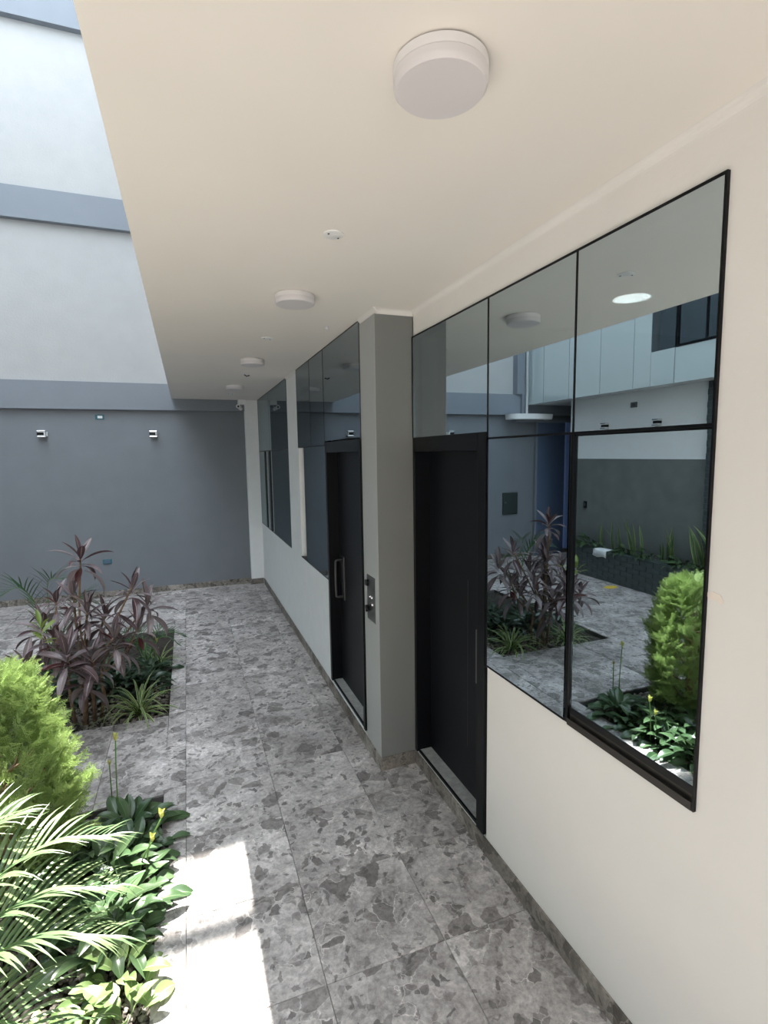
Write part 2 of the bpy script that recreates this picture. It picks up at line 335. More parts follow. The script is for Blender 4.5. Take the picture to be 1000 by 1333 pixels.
bm = bmesh.new(); f_ = bm.faces.new([bm.verts.new((XN - .0002, y, z)) for y, z in ((1.016, 1.652), (.996, 1.660), (.972, 1.655), (.962, 1.640), (.968, 1.630), (.985, 1.637), (1.006, 1.636))])
r_ = bmesh.ops.extrude_face_region(bm, geom=[f_]); bmesh.ops.translate(bm, verts=[v_ for v_ in r_['geom'] if isinstance(v_, bmesh.types.BMVert)], vec=(-.0012, 0, 0)); bmesh.ops.recalc_face_normals(bm, faces=bm.faces)
link('plaster_patch', tomesh(bm, 'plaster_patch'), mat('filler_plaster', (.84, .76, .68), .9), wr)

# ---------------------------------------------------------------- near window band, near door
GX = XN - .010
def pane(p, x, y0, y1, z0, z1, m='glass'):
    if x < XN - .1: m = 'gfar'
   
    return boxes('pane', [((x, y0, z0), (x + .006, y1, z1))], M[m], p)
w1 = empty('window_1'); w1['kind'] = 'structure'
for y0, y1, z0, z1 in ((2.142, 2.992, 2.145, 2.744), (1.561, 2.130, 2.118, 2.744), (1.018, 1.551, 2.118, 2.744), (1.575, 2.130, 1.014, 2.109)): pane(w1, GX, y0, y1, z0, z1)
boxes('frame', [((GX - .001, 1.01, 2.744), (XN + .05, 3.005, 2.753)), ((GX - .001, 2.13, 2.1), (XN + .05, 2.142, 2.744)), ((GX - .001, 1.551, 2.109), (XN + .05, 1.561, 2.744)), ((GX - .001, 1.01, 1.0), (XN + .05, 1.016, 2.744)),
                ((GX - .001, 1.018, 2.109), (XN + .05, 2.13, 2.118)), ((GX - .001, 2.992, 2.145), (XN + .05, 3.005, 2.744)), ((GX - .001, 1.57, 1.005), (XN + .05, 2.142, 1.014)), ((GX - .001, 2.13, 1.014), (XN + .05, 2.142, 2.12))], M['black'], w1)
sash = boxes('sliding_sash', [((GX + .001, 1.553, 1.005), (XN + .03, 1.568, 2.109)), ((XN - .002, 1.018, 1.045), (XN + .03, 1.551, 1.068)), ((XN - .004, 1.018, 2.102), (XN + .05, 1.551, 2.109))], M['black'], w1)
pane(sash, XN + .001, 1.020, 1.551, 1.068, 2.102)
boxes('track', [((XN - .012, 1.018, 1.000), (XN + .055, 1.551, 1.012)), ((XN - .012, 1.018, 1.012), (XN - .008, 1.551, 1.026)), ((XN + .002, 1.018, 1.012), (XN + .05, 1.551, 1.045))], M['brown'], w1)

def door(name, x, y0, y1, z0, z1, fr, deep, handle):
    d = empty(name); d['kind'] = 'structure'
    fy0, fy1 = fr
    boxes('door_frame', [((x - .016, y0, z0), (x + .15, y0 + fy0, z1)), ((x - .016, y1 - fy1, z0), (x + .15, y1, z1)), ((x - .016, y0 + fy0, z1 - .085), (x + .15, y1 - fy1, z1))], M['black'], d, .0015)
    lf = boxes('door_panel', [((x + deep, y0 + fy0, z0 + .005), (x + deep + .04, y1 - fy1, z1 - .085))], M['door'], d)
    boxes('threshold', [((x + .002, y0 + fy0 + .001, z0 - .02), (x + deep, y1 - fy1 - .001, z0 + .010))], M['sill'], d)
    boxes('threshold_edge', [((x - .004, y0 + fy0, z0 - .006), (x + .006, y1 - fy1, z0 + .0115))], M['black'], d)
    return d, lf
d1, lf1 = door('door_1', XN, 2.145, 2.99, .105, 2.145, (.07, .03), .085, None)
# flush handle plate and groove on the near door leaf
xh = XN + .085
boxes('groove', [((xh - .0012, 2.478, .38), (xh + .001, 2.482, 1.35))], M['dsteel'], lf1)
hp = boxes('handle_plate', [((xh - .008, 2.325, .80), (xh, 2.385, 1.10))], M['steel'], lf1, .001)
lathe('keyhole', [(0, 0), (.007, 0), (.006, .003), (0, .003)], M['black'], lf1, (xh - .005, 2.365, 1.07), (0, -math.pi / 2, 0), 14)
lathe('keyhole', [(0, 0), (.005, 0), (.004, .002), (0, .002)], M['black'], lf1, (xh - .005, 2.365, .975), (0, -math.pi / 2, 0), 14)
d2, lf2 = door('door_2', XF, 3.297, 4.222, .125, 2.15, (.035, .045), .075, None)
xh = XF + .075
boxes('lock_plate', [((xh - .012, 4.02, .86), (xh, 4.09, 1.22))], M['dsteel'], lf2, .003)
tube('pull_handle', spline([(xh - .01, 4.055, 1.19), (xh - .06, 4.055, 1.19), (xh - .07, 4.055, 1.15), (xh - .07, 4.055, .93), (xh - .06, 4.055, .89), (xh - .01, 4.055, .89)], 5), .010, M['dsteel'], lf2)

# ---------------------------------------------------------------- second and third window bands (flush to ceiling)
GF = XF - .004
w2 = empty('window_2'); w2['kind'] = 'structure'
for y0, y1 in ((3.31, 4.262), (4.272, 4.77), (4.78, 5.362)): pane(w2, GF, y0, y1, 2.16 if y0 < 4 else 2.128, ZC - .008)
pane(w2, GF, 4.235, 5.10, .995, 2.120)
boxes('frame', [((GF - .001, 3.30, ZC - .008), (XF + .05, 5.37, ZC - .0005)), ((GF - .001, 4.262, 2.12), (XF + .05, 4.272, ZC - .008)), ((GF - .001, 4.770, 2.128), (XF + .05, 4.780, ZC - .008)), ((GF - .001, 5.362, 2.12), (XF + .05, 5.372, ZC - .001)),
                ((GF - .001, 4.225, 2.120), (XF + .05, 5.372, 2.128)), ((GF + .0005, 3.293, 2.155), (XF + .05, 3.31, ZC - .008)), ((GF - .001, 4.226, .985), (XF + .05, 5.372, .995)), ((GF - .001, 5.10, .995), (XF + .02, 5.108, 2.12))], M['black'], w2)
boxes('jamb', [((XF + .02, 5.355, .995), (XF + W, 5.37, 2.12))], M['cream'], w2)
boxes('roller_blind', [((XF + .03, 5.11, 1.03), (XF + .035, 5.355, 2.118))], M['cream'], w2)
w3 = empty('window_3'); w3['kind'] = 'structure'
for y0, y1 in ((5.95, 7.30), (7.31, 8.40)): pane(w3, GF, y0, y1, 2.120, ZC - .008)
pane(w3, GF, 5.95, 7.30, .998, 2.108); pane(w3, GF, 7.42, 7.74, .998, 2.108); pane(w3, GF, 7.82, 8.40, .998, 2.108)
boxes('frame', [((GF - .001, 5.94, ZC - .008), (XF + .05, 8.41, ZC - .0005)), ((GF - .001, 5.94, 2.108), (XF + .05, 8.41, 2.120)), ((GF - .001, 5.94, .985), (XF + .05, 8.41, .998)), ((GF - .001, 5.94, .998), (XF + .05, 5.95, ZC - .008)),
                ((GF - .001, 8.40, .998), (XF + .05, 8.41, ZC - .008)), ((GF - .010, 7.74, .998), (XF + .05, 7.82, 2.108)), ((GF - .010, 7.30, .998), (XF + .05, 7.42, 2.108))], M['black'], w3)

# rooms behind the glass
struct('interior_room', [((XN + W, -2.5, -.05), (5.0, YE, .0)), ((5.0, -2.5, 0), (5.2, YE, ZC)), ((XN + W, -2.7, 0), (5.0, -2.5, ZC)), ((XN + W, 3.05, 0), (5.0, 3.2, ZC)), ((XF + W, 5.5, 0), (5.0, 5.6, ZC))], M['dark'])
il = empty('ceiling_light', (2.40, 2.37, ZC), 'round lit ceiling light seen glowing through the large near window', 'ceiling light')
em = bpy.data.materials.new('lit_diffuser'); em.use_nodes = True
e = em.node_tree.nodes['Principled BSDF']; e.inputs['Emission Color'].default_value = (1, .98, .95, 1); e.inputs['Emission Strength'].default_value = 14
lathe('diffuser', [(0, -.004), (.098, -.004), (.098, 0)], em, il); lathe('rim', [(.099, 0), (.099, -.006), (.106, -.004), (.106, 0)], M['lampw'], il)

# ---------------------------------------------------------------- ceiling lamps, electrical box cover plates
def ceiling_lamp(x, y, label):
    r = .106
    t = empty('ceiling_light', (x, y, ZC), label, 'ceiling light', 'round surface lights along the corridor ceiling')
    lathe('mounting_ring', [(r * .93, 0), (r * .93, -.004), (r, -.004), (r, -.024), (r * .9, -.024), (r * .9, -.003)], M['lampw'], t, seg=64)
    lathe('diffuser', [(r, -.0245), (r, -.038), (r * .985, -.046), (r * .94, -.051), (r * .5, -.052), (0, -.052)], M['lampd'], t, seg=64)
ceiling_lamp(.577, 1.135, 'large round unlit ceiling light nearest the camera')
ceiling_lamp(.595, 2.90, 'round unlit ceiling light, second from the camera, in front of the grey column')
ceiling_lamp(.605, 4.90, 'round unlit ceiling light, third from the camera, beside the far door window')
ceiling_lamp(.605, 6.74, 'round unlit ceiling light farthest from the camera, near the end wall')
def cover_plate(x, y, label, r=.042):  # flat screwed disc, a blank cover plate over a ceiling electrical box
    t = empty('ceiling_cover_plate', (x, y, ZC), label, 'cover_plate', 'flat round discs between the ceiling lights')
    lathe('cover', [(r, 0), (r * .98, -.004), (r * .8, -.006), (0, -.0065)], M['metalw'], t, seg=32)
    for s in (-1, 1): lathe('screw', [(0, -.0095), (.004, -.008), (.004, -.006)], M['dsteel'], t, (s * r * .55, s * r * .35, 0), None, 10)
cover_plate(.586, 2.076, 'flat round white ceiling disc with two screws, nearest the camera')
cover_plate(.605, 3.99, 'flat round white ceiling disc between the second and third ceiling lights')
cover_plate(.621, 7.573, 'flat round white ceiling disc beyond the last ceiling light', .05)
t = empty('ceiling_hook', (.623, 5.78, ZC), 'small bent metal bracket with dark tip hanging from ceiling between the far lights', 'bracket')
lathe('plate', [(.03, 0), (.03, -.004), (0, -.005)], M['metalw'], t, seg=16); tube('arm', [(0, 0, -.004), (.02, 0, -.02), (.055, 0, -.012)], .006, M['dsteel'], t)
t = empty('wall_clip', (.93, 3.52, ZC), 'tiny pale clip on the ceiling edge above the far door glass', 'clip')
boxes('clip_body', [((-.008, -.012, -.022), (.008, .012, 0))], M['metalw'], t, .002)

# ---------------------------------------------------------------- sconces
def sconce(loc, rz, label, group, wc='chrome'):
    t = empty('wall_sconce', loc, label, 'wall light', group); t.rotation_euler.z = rz     # local -Y points off the wall
    boxes('body', [((-.045, -.10, -.032), (.045, -.022, .032))], M['metalw'], t, .006)
    boxes('cap', [((-.052, -.105, .030), (.052, -.018, .048))], M['chrome'], t, .004); boxes('cap', [((-.052, -.105, -.048), (.052, -.018, -.030))], M['chrome'], t, .004)
    boxes('black_band', [((-.051, -.106, -.020), (.030, -.021, .020))], M['black'], t, .002)
    boxes('backplate', [((-.035, -.022, -.030), (.060, 0, .030))], M['metalw'], t, .003)
sconce((-1.838, YE, 2.393), 0, 'chrome and black up-down wall light on the end wall, left of the pair', 'wall lights on the grey end wall')
sconce((-.427, YE, 2.391), 0, 'chrome and black up-down wall light on the end wall, nearer the corridor', 'wall lights on the grey end wall')
sconce((XO, 6.75, 2.44), math.pi / 2, 'black wall light on the opposite white wall, reflected left of the pair', 'wall lights on the opposite wall')
sconce((XO, 5.74, 2.44), math.pi / 2, 'black wall light on the opposite white wall, reflected right of the pair', 'wall lights on the opposite wall')
# small boxes on walls
t = empty('junction_box', (-1.12, YE, 2.632), 'small teal junction box with pale centre high on the end wall', 'junction box')
boxes('rim', [((-.06, -.012, -.035), (.06, 0, .035))], M['teal'], t, .003); boxes('insert', [((-.028, -.016, -.018), (.034, -.011, .018))], M['metalw'], t, .002)
t = empty('junction_box', (-1.16, YE, .531), 'small teal junction box low on the end wall behind the purple plant', 'junction box')
boxes('rim', [((-.06, -.012, -.035), (.06, 0, .035))], M['teal'], t, .003); boxes('insert', [((-.036, -.014, -.020), (.036, -.011, .020))], M['blue'], t, .002)
t = empty('outlet_cover', (XO, 6.22, 2.73), 'grey outlet cover on the opposite white wall above the wall lights', 'outlet')
boxes('plate', [((0, -.06, -.04), (.012, .06, .04))], M['steel'], t, .002); boxes('slot', [((.012, -.03, -.02), (.014, .03, .02))], M['dsteel'], t)
t = empty('light_switch', (XO, 7.22, 1.12), 'small dark switch box on the opposite grey wall, left end of the planter', 'switch')
boxes('plate', [((0, -.035, -.06), (.02, .035, .06))], M['black'], t, .003); boxes('rocker', [((.02, -.015, -.03), (.025, .015, .03))], M['dsteel'], t, .001)
t = empty('meter_box', (-3.144, YE, 1.06), 'dark metal meter box on the end wall, seen in the window reflection', 'meter box')
boxes('housing', [((-.165, -.03, -.21), (.165, 0, .21))], M['meter'], t, .003); boxes('door', [((-.150, -.038, -.195), (.150, -.029, .195))], M['meter'], t, .002)
lathe('lock', [(0, 0), (.012, 0), (.012, .008), (0, .008)], M['steel'], t, (.115, -.037, .02), (math.pi / 2, 0, 0), 14)
# blue door and its canopy at the end of the passage
d3 = empty('door_3'); d3['kind'] = 'structure'
boxes('door_panel', [((-4.38, YE - .05, .01), (-3.72, YE - .01, 2.6))], M['blue'], d3, .003)
boxes('door_frame', [((-3.72, YE - .07, 0), (-3.68, YE, 2.66)), ((-4.58, YE - .07, 2.6), (-3.72, YE, 2.66))], M['grey2'], d3)
boxes('jamb_panel', [((-4.58, YE - .09, .1), (-4.38, YE, 2.6))], M['bluel'], d3)
cn = empty('door_canopy', (-3.4, YE - .14, 2.69), 'flat round-ended white canopy over the blue door, seen in the window reflection', 'canopy')
bm = bmesh.new(); ring = []
for k in range(25):
    a = math.pi * (k / 24); ring.append((.47 * (abs(math.cos(a)) ** .45) * (1 if a < math.pi / 2 else -1), -.30 * math.sin(a) ** .5))
vt = [bm.verts.new((x, y, .045)) for x, y in ring]; vb = [bm.verts.new((x * .97, y * .97, -.05)) for x, y in ring]
bm.faces.new(vt); bm.faces.new(vb[::-1]); n = len(ring)
for i in range(n): bm.faces.new((vt[i], vb[i], vb[(i + 1) % n], vt[(i + 1) % n]))
bmesh.ops.recalc_face_normals(bm, faces=bm.faces); link('slab', tomesh(bm, 'slab'), M['metalw'], cn)
boxes('bracket', [((-.3, -.12, -.09), (.3, 0, -.05))], M['grey2'], cn)
pp = tube('drain_pipe', [(-3.37, YE - .19, 2.727), (-3.37, YE - .19, 6.5), (-3.37, YE - .19, 9.5)], .022, M['metalw']); tag(pp, 'thin white drain pipe rising in the courtyard corner, seen in reflection', 'pipe')
# security camera
t = empty('security_camera', (.845, 8.40, ZC), 'white bullet security camera in the ceiling corner at the far end', 'security camera')
boxes('junction_box', [((-.055, -.055, -.075), (.055, .055, 0))], M['metalw'], t, .008)
tube('arm', [(0, 0, -.07), (-.01, -.01, -.10), (-.025, -.03, -.115)], .011, M['metalw'], t)
cb = lathe('camera_body', [(0, -.055), (.026, -.05), (.030, .05), (.033, .07), (.029, .07), (.027, .06), (0, .06)], M['metalw'], t, (-.035, -.05, -.125), (math.radians(75), 0, math.radians(-25)), 20)
lathe('lens', [(.0, .066), (.013, .064), (.016, .060)], M['black'], cb, None, None, 16)
# stainless plate on the column's left face
t = empty('intercom_plate', (XF, 3.145, 1.11), 'brushed steel plate with key cylinder on the grey column side', 'plate')
boxes('plate', [((-.006, -.075, -.15), (0, .085, .15))], M['steel'], t, .003)
for z, y in ((.01, .02), (.01, -.012), (-.035, -.02)):
    lathe('button', [(0, 0), (.010, 0), (.008, .006), (0, .007)], M['chrome'], t, (-.006, y, z), (0, -math.pi / 2, 0), 16)
boxes('latch', [((-.020, .055, .075), (-.004, .092, .112))], M['black'], t, .002); boxes('latch', [((-.022, .035, -.085), (-.004, .085, -.060))], M['black'], t, .002); boxes('latch_tongue', [((-.018, .070, -.105), (-.004, .090, -.085))], M['black'], t, .002)

# ---------------------------------------------------------------- raised planter of dark tiles across the yard
bp = empty('brick_planter', (0, 0, 0), 'long raised planter faced with dark glazed brick tiles along the opposite wall', 'planter')
x0, x1, y0, y1 = PLN; H = .47
boxes('core', [((x1 - .14, y0 + .01, 0), (x1 - .008, y1 - .01, H - .008)), ((XO, y1 - .13, 0), (x1 - .02, y1 - .01, H - .008)), ((XO, y0 + .01, 0), (x1 - .02, y0 + .13, H - .008))], M['joint'], bp)
bh, bw = .0735, .235; me = tilemesh(.012, bw - .006, bh - .006, M['brick']); meh = tilemesh(.012, bw / 2 - .006, bh - .006, M['brick'])
for r in range(6):
    y = y0
    if r % 2: link('brick', meh, None, bp, (x1 - .010, y + .003, .012 + r * (bh + .001))); y += bw / 2
    while y + bw / 2 < y1 + .01:
        full = y + bw <= y1 + .01
        link('brick', me if full else meh, None, bp, (x1 - .010, y + .003, .012 + r * (bh + .001))); y += bw if full else bw / 2
mec = tilemesh(.15, bw - .006, .012, M['brick']); y = y0
while y + bw < y1 + .01: link('coping_tile', mec, None, bp, (x1 - .146, y + .003, H - .010)); y += bw
mes = tilemesh(bw - .006, .012, bh - .006, M['brick'])
for r in range(6): link('brick', mes, None, bp, (x1 - .24, y1 - .012, .012 + r * (bh + .001)))
boxes('soil', [((XO, y0 + .12, .1), (x1 - .14, y1 - .12, .42))], M['soil'], bp)
# dark tiled pier beside it
tp = empty('tiled_pier'); tp['kind'] = 'structure'
boxes('core', [((XO, 4.0, 0), (XO + .05, 4.97, 2.92))], M['joint'], tp)
mt_ = tilemesh(.010, .235, .078, M['brick']); 
for r in range(35):
    for c in range(-1, 4):
        ya = 4.0 + c * .242 + (.121 if r % 2 else 0)
        a, b = max(ya, 4.0), min(ya + .237, 4.97)
        if b - a > .03 and r * .083 + .08 < 2.92: link('brick', tilemesh(.010, b - a, .078, M['brick']), None, tp, (XO + .048, a, .004 + r * .083))
# cloth on the planter edge
bm = bmesh.new(); g = []
random.seed(4)
path = [(-3.56, .478), (-3.50, .480), (-3.44, .481), (-3.395, .478), (-3.382, .46), (-3.380, .42), (-3.378, .37)]
for i in range(9):
    yy = 6.30 + i * .035; g.append([bm.verts.new((px + random.uniform(-.004, .004) + .003 * math.sin(i * 1.9), yy + random.uniform(-.006, .006), pz + .004 * abs(math.sin(i * 1.3)) + (.012 * math.sin(i * .9) if pz < .4 else 0))) for px, pz in path])
for a, b in zip(g, g[1:]):
    for k in range(len(path) - 1): bm.faces.new((a[k], a[k + 1], b[k + 1], b[k]))
co = link('cloth', tomesh(bm, 'cloth', True), M['cloth']); tag(co, 'crumpled white cloth hung over the far end of the dark planter edge', 'cloth')
md = co.modifiers.new('s', 'SOLIDIFY'); md.thickness = .005; md.offset = 1
# yellow mark on floor
bm = bmesh.new(); vs = [bm.verts.new((.11 * math.cos(a) * (1 + .12 * math.sin(3 * a)), .075 * math.sin(a) * (1 + .1 * math.cos(2 * a)), .003)) for a in [2 * math.pi * k / 18 for k in range(18)]]
bm.faces.new(vs); r_ = bmesh.ops.extrude_face_region(bm, geom=list(bm.faces)); bmesh.ops.translate(bm, verts=[v_ for v_ in r_['geom'] if isinstance(v_, bmesh.types.BMVert)], vec=(0, 0, .006)); bmesh.ops.recalc_face_normals(bm, faces=bm.faces)
yo = link('floor_marker', tomesh(bm, 'floor_marker'), M['yellow'], None, (-3.20, 5.99, -.002)); tag(yo, 'small flat yellow patch lying on floor tiles before the dark planter', 'floor marker')

# ---------------------------------------------------------------- beds: soil and pebbles
def bed(idx, rect, npeb, label, region):
    x0, x1, y0, y1 = rect; random.seed(idx)
    t = empty('planting_bed', ((x0 + x1) / 2, (y0 + y1) / 2, -.05)); tag(t, label, 'planting bed')
    ox, oy = (x0 + x1) / 2, (y0 + y1) / 2
    bm = bmesh.new(); nx, ny = 24, int(24 * (y1 - y0) / (x1 - x0)); g = [[bm.verts.new((x0 - ox + (x1 - x0) * i / nx, y0 - oy + (y1 - y0) * j / ny, random.uniform(-.008, .006) + .012 * math.sin(i * .8) * math.cos(j * .7))) for i in range(nx + 1)] for j in range(ny + 1)]
    for j in range(ny):
        for i in range(nx): bm.faces.new((g[j][i], g[j][i + 1], g[j + 1][i + 1], g[j + 1][i]))
    s = link('soil', tomesh(bm, 'soil', True), M['soil'], t); s['kind'] = 'stuff'
    bm = bmesh.new(); bmesh.ops.create_icosphere(bm, subdivisions=1, radius=1); bm.verts.index_update()
    ico = ([v_.co.copy() for v_ in bm.verts], [tuple(v_.index for v_ in f.verts) for f in bm.faces]); PV, PF = [], []
    rx0, rx1, ry0, ry1 = region
    for _ in range(npeb):
        px, py = random.uniform(rx0 + .02, rx1 - .02), random.uniform(ry0 + .02, ry1 - .02); r = random.uniform(.009, .020)
        mt = Matrix.Translation((px - ox, py - oy, random.uniform(.004, .018))) @ Euler((random.uniform(-.5, .5), random.uniform(-.5, .5), random.uniform(0, 6.3))).to_matrix().to_4x4() @ Matrix.Diagonal((r * random.uniform(1, 1.5), r * random.uniform(.75, 1), r * .62, 1))
        k = len(PV); PV.extend([mt @ q for q in ico[0]]); PF.extend([(a + k, b + k, c + k) for a, b, c in ico[1]])
    bm.free(); pm = bpy.data.meshes.new('pebbles'); pm.from_pydata(PV, [], PF)
    for q in pm.polygons: q.use_smooth = True
    pb = link('pebbles', pm, M['peb'], t); pb['kind'] = 'stuff'
bed(1, BEDA, 1500, 'farther sunken planting bed of dark soil around the purple shrub', (-1.4, -.235, 4.33, 5.4))
bed(2, BEDB, 4500, 'nearer sunken planting bed of soil and brown pebbles at lower left', (-1.3, -.235, 1.2, 3.28))

# ---------------------------------------------------------------- leaves
def leaf_mesh(name, m, L, Wd, nseg=8, bend=.6, fold=.25, prof=None, petiole=0, pw=.05, twist=0, cross=2, wave=0, up0=0):
    """leaf starts at origin, runs along +X then bends down; returns mesh with UV"""
    bm = bmesh.new(); uvl = bm.loops.layers.uv.new('UVMap'); rows = []; pos = Vector((0, 0, 0)); n = nseg + (3 if petiole else 0)
    prof = prof or (lambda t: math.sin(math.pi * min(1, t * .93 + .05)) ** .75)
    tot = L + petiole; ang = up0
    for i in range(n + 1):
        if petiole and i < 3: s = petiole * i / 3; wv = pw * Wd; 
        else:
            t = (i - (3 if petiole else 0)) / nseg; s = petiole + L * t; wv = max(Wd * prof(t), pw * Wd * .5 if t < .5 else 0.0004)
        if i: d = s - s_prev; pos = pos + Vector((math.cos(ang), 0, math.sin(ang))) * d
        s_prev = s; f = s / tot; ang = up0 - bend * f ** 1.3
        nrm = Vector((-math.sin(ang), 0, math.cos(ang))); row = []
        for k in range(-cross, cross + 1):
            u = k / cross; h = abs(u) * wv * .5 * fold + wave * wv * math.sin(f * 17 + k) * abs(u)
            tw = twist * f; side = Vector((0, math.cos(tw), 0)) + nrm * math.sin(tw)
            row.append((bm.verts.new(pos + side * (u * wv * .5) + nrm * h), (u * .5 + .5, f)))
        rows.append(row)
    for a, b in zip(rows, rows[1:]):
        for k in range(2 * cross):
            f_ = bm.faces.new((a[k][0], b[k][0], b[k + 1][0], a[k + 1][0]))
            for lp, uvv in zip(f_.loops, (a[k][1], b[k][1], b[k + 1][1], a[k + 1][1])): lp[uvl].uv = uvv
    me = tomesh(bm, name, True); me.materials.append(m); return me
def place(name, me, parent, loc, az, el, roll=0, sc=1):
    o = bpy.data.objects.new(name, me); C.objects.link(o); o.parent = parent; o.location = loc
    o.rotation_euler = (Matrix.Rotation(az, 3, 'Z') @ Matrix.Rotation(-el, 3, 'Y') @ Matrix.Rotation(roll, 3, 'X')).to_euler(); o.scale = (sc, sc, sc); return o
GA = 2.39996

m_cord = leafmat('purple_leaf', (.07, .035, .04), (.27, .22, .225), .28, .18, ((.38, .30, .30), 'LESS_THAN', .035))
m_cordg = leafmat('green_purple_leaf', (.16, .24, .05), (.30, .38, .08), .35, .3)
m_cordd = leafmat('red_brown_leaf', (.06, .008, .010), (.10, .03, .025), .3, .3)
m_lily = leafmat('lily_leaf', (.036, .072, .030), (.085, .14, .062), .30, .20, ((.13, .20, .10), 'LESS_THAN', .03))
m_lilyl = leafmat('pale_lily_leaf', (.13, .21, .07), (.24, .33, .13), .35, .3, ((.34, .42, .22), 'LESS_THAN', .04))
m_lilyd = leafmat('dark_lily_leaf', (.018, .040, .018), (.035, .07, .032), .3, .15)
m_palm = leafmat('palm_leaflet', (.07, .125, .055), (.17, .23, .11), .35, .28)
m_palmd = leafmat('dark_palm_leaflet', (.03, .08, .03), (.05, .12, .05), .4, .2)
m_spid = leafmat('variegated_blade', (.10, .20, .05), (.13, .25, .06), .4, .25, ((.55, .58, .30), 'GREATER_THAN', .33))
m_snake = leafmat('snake_leaf', (.05, .11, .05), (.08, .15, .06), .4, .1, ((.32, .36, .12), 'GREATER_THAN', .36))
m_con = leafmat('conifer_spray', (.23, .33, .10), (.40, .50, .20), .55, .30)
m_yel = leafmat('yellow_spathe', (.40, .42, .10), (.52, .52, .18), .5, .4)

lance = lambda t: math.sin(math.pi * min(1, .06 + t * .94)) ** .8
# --- purple cordyline-like shrub
cor = empty('purple_shrub', (-.85, 4.50, -.04), 'tall purple leaved shrub with whorls of long leaves in the farther bed', 'shrub')
P0 = Vector((-.85, 4.50, -.04)); variants = [leaf_mesh('leaf', m_cord, .25, .060, 8, b, .35, lance, .02, .12, tw) for b, tw in ((.3, .2), (.8, -.3), (1.25, .4))]
vg = [leaf_mesh('leaf', m_cordg, .19, .05, 7, .5, .35, lance, .02, .12)]; vd = [leaf_mesh('leaf', m_cordd, .17, .05, 7, .4, .45, lance, .02, .12)]
random.seed(11)
def rosette(root, base, p, n, sc=1.0, vs=variants, lo=-.5, hi=1.35, lean=(0, 0), dark=0):
    for k in range(n):
        f = k / max(1, n - 1); el = lo + (hi - lo) * f + random.uniform(-.12, .12); az = k * GA + random.uniform(-.3, .3)
        me = vs[min(len(vs) - 1, int((1 - f) * len(vs)))]
        if dark and random.random() < dark: me = vd[0]
        place('leaf', me, root, Vector(p) - base + Vector((0, 0, -.10 * (1 - f))), az, el, random.uniform(-.3, .3), sc * random.uniform(.8, 1.1) * (.75 + .25 * (1 - f)))
tops = [((-.765, 4.34, 1.335), 13, 1.0), ((-.453, 4.50, 1.03), 12, .95), ((-.36, 4.62, .86), 13, 1.0), ((-.87, 4.15, .66), 15, 1.1), ((-.43, 4.50, .70), 12, .95), ((-.86, 4.50, 1.02), 12, .9), ((-.75, 4.36, .92), 13, .9),
        ((-.66, 4.50, .82), 13, .9), ((-.97, 4.32, .74), 12, .9), ((-.58, 4.30, .70), 12, .9), ((-1.10, 4.55, .78), 13, 1.0), ((-.72, 4.20, .60), 12, 1.0), ((-.95, 4.62, .60), 12, 1.0), ((-.62, 4.66, .56), 12, 1.0), ((-1.18, 4.36, .55), 11, 1.0), ((-.80, 4.32, .42), 10, 1.0), ((-1.03, 4.75, .92), 12, .95)]
for i, (p, n, s) in enumerate(tops): rosette(cor, P0, p, n + 2, s, dark=.12)
rosette(cor, P0, (-1.03, 4.24, .86), 7, .85, vg, .2, 1.2); rosette(cor, P0, (-1.06, 4.38, .80), 5, .75, vg, .1, 1.0)
fork = [Vector((-.86, 4.50, .30)), Vector((-.80, 4.46, .38)), Vector((-.72, 4.50, .34)), Vector((-.95, 4.52, .33))]
tube('stem', [Vector((0, 0, 0)), Vector((.01, .01, .18)), fork[0] - P0], [.022, .019, .016], M['bark'], cor); tube('stem', [(.06, .03, 0), (.07, .0, .2), fork[1] - P0], [.016, .014, .012], M['bark'], cor)
tube('stem', [(.10, .06, 0), (.14, .03, .2), fork[2] - P0], [.014, .013, .011], M['bark'], cor); tube('stem', [(-.08, .05, 0), (-.09, .03, .2), fork[3] - P0], [.014, .013, .011], M['bark'], cor)
for i, (p, n, s) in enumerate(tops):
    p = Vector(p); f0 = min(fork, key=lambda q: (q - p).length); mid = (f0 + p) / 2 + Vector((random.uniform(-.04, .04), random.uniform(-.04, .04), -.03))
    tube('branch', [q - P0 for q in spline([f0, mid, p], 5)], .008, M['bark'], cor, 6)

# --- variegated spider plants
def spider(loc, n, label, sc=1):
    sc *= 1.22; t = empty('spider_plant', loc, label, 'spider plant', 'striped grassy clumps in the farther bed')
    vs = [leaf_mesh('blade', m_spid, .30, .016, 9, b, .4, lambda t: (1 - t ** 2.2) * .9 + .1 * (1 - t), 0, .2) for b in (1.2, 1.9, 2.5)]
    for k in range(n):
        f = k / n; place('blade', vs[(k * 7) % 3], t, (random.uniform(-.015, .015), random.uniform(-.015, .015), 0), k * GA, .35 + 1.05 * f + random.uniform(-.1, .1), random.uniform(-.2, .2), sc * random.uniform(.75, 1.15))
spider((-.47, 4.52, -.045), 46, 'striped green and cream grassy clump at the near right corner of farther bed', 1.2)
spider((-1.16, 4.50, -.045), 44, 'striped grassy clump left of the shrub trunk, seen in window reflection', .95)
spider((-.36, 5.55, -.045), 30, 'striped grassy clump at the back edge of the farther bed', .9)

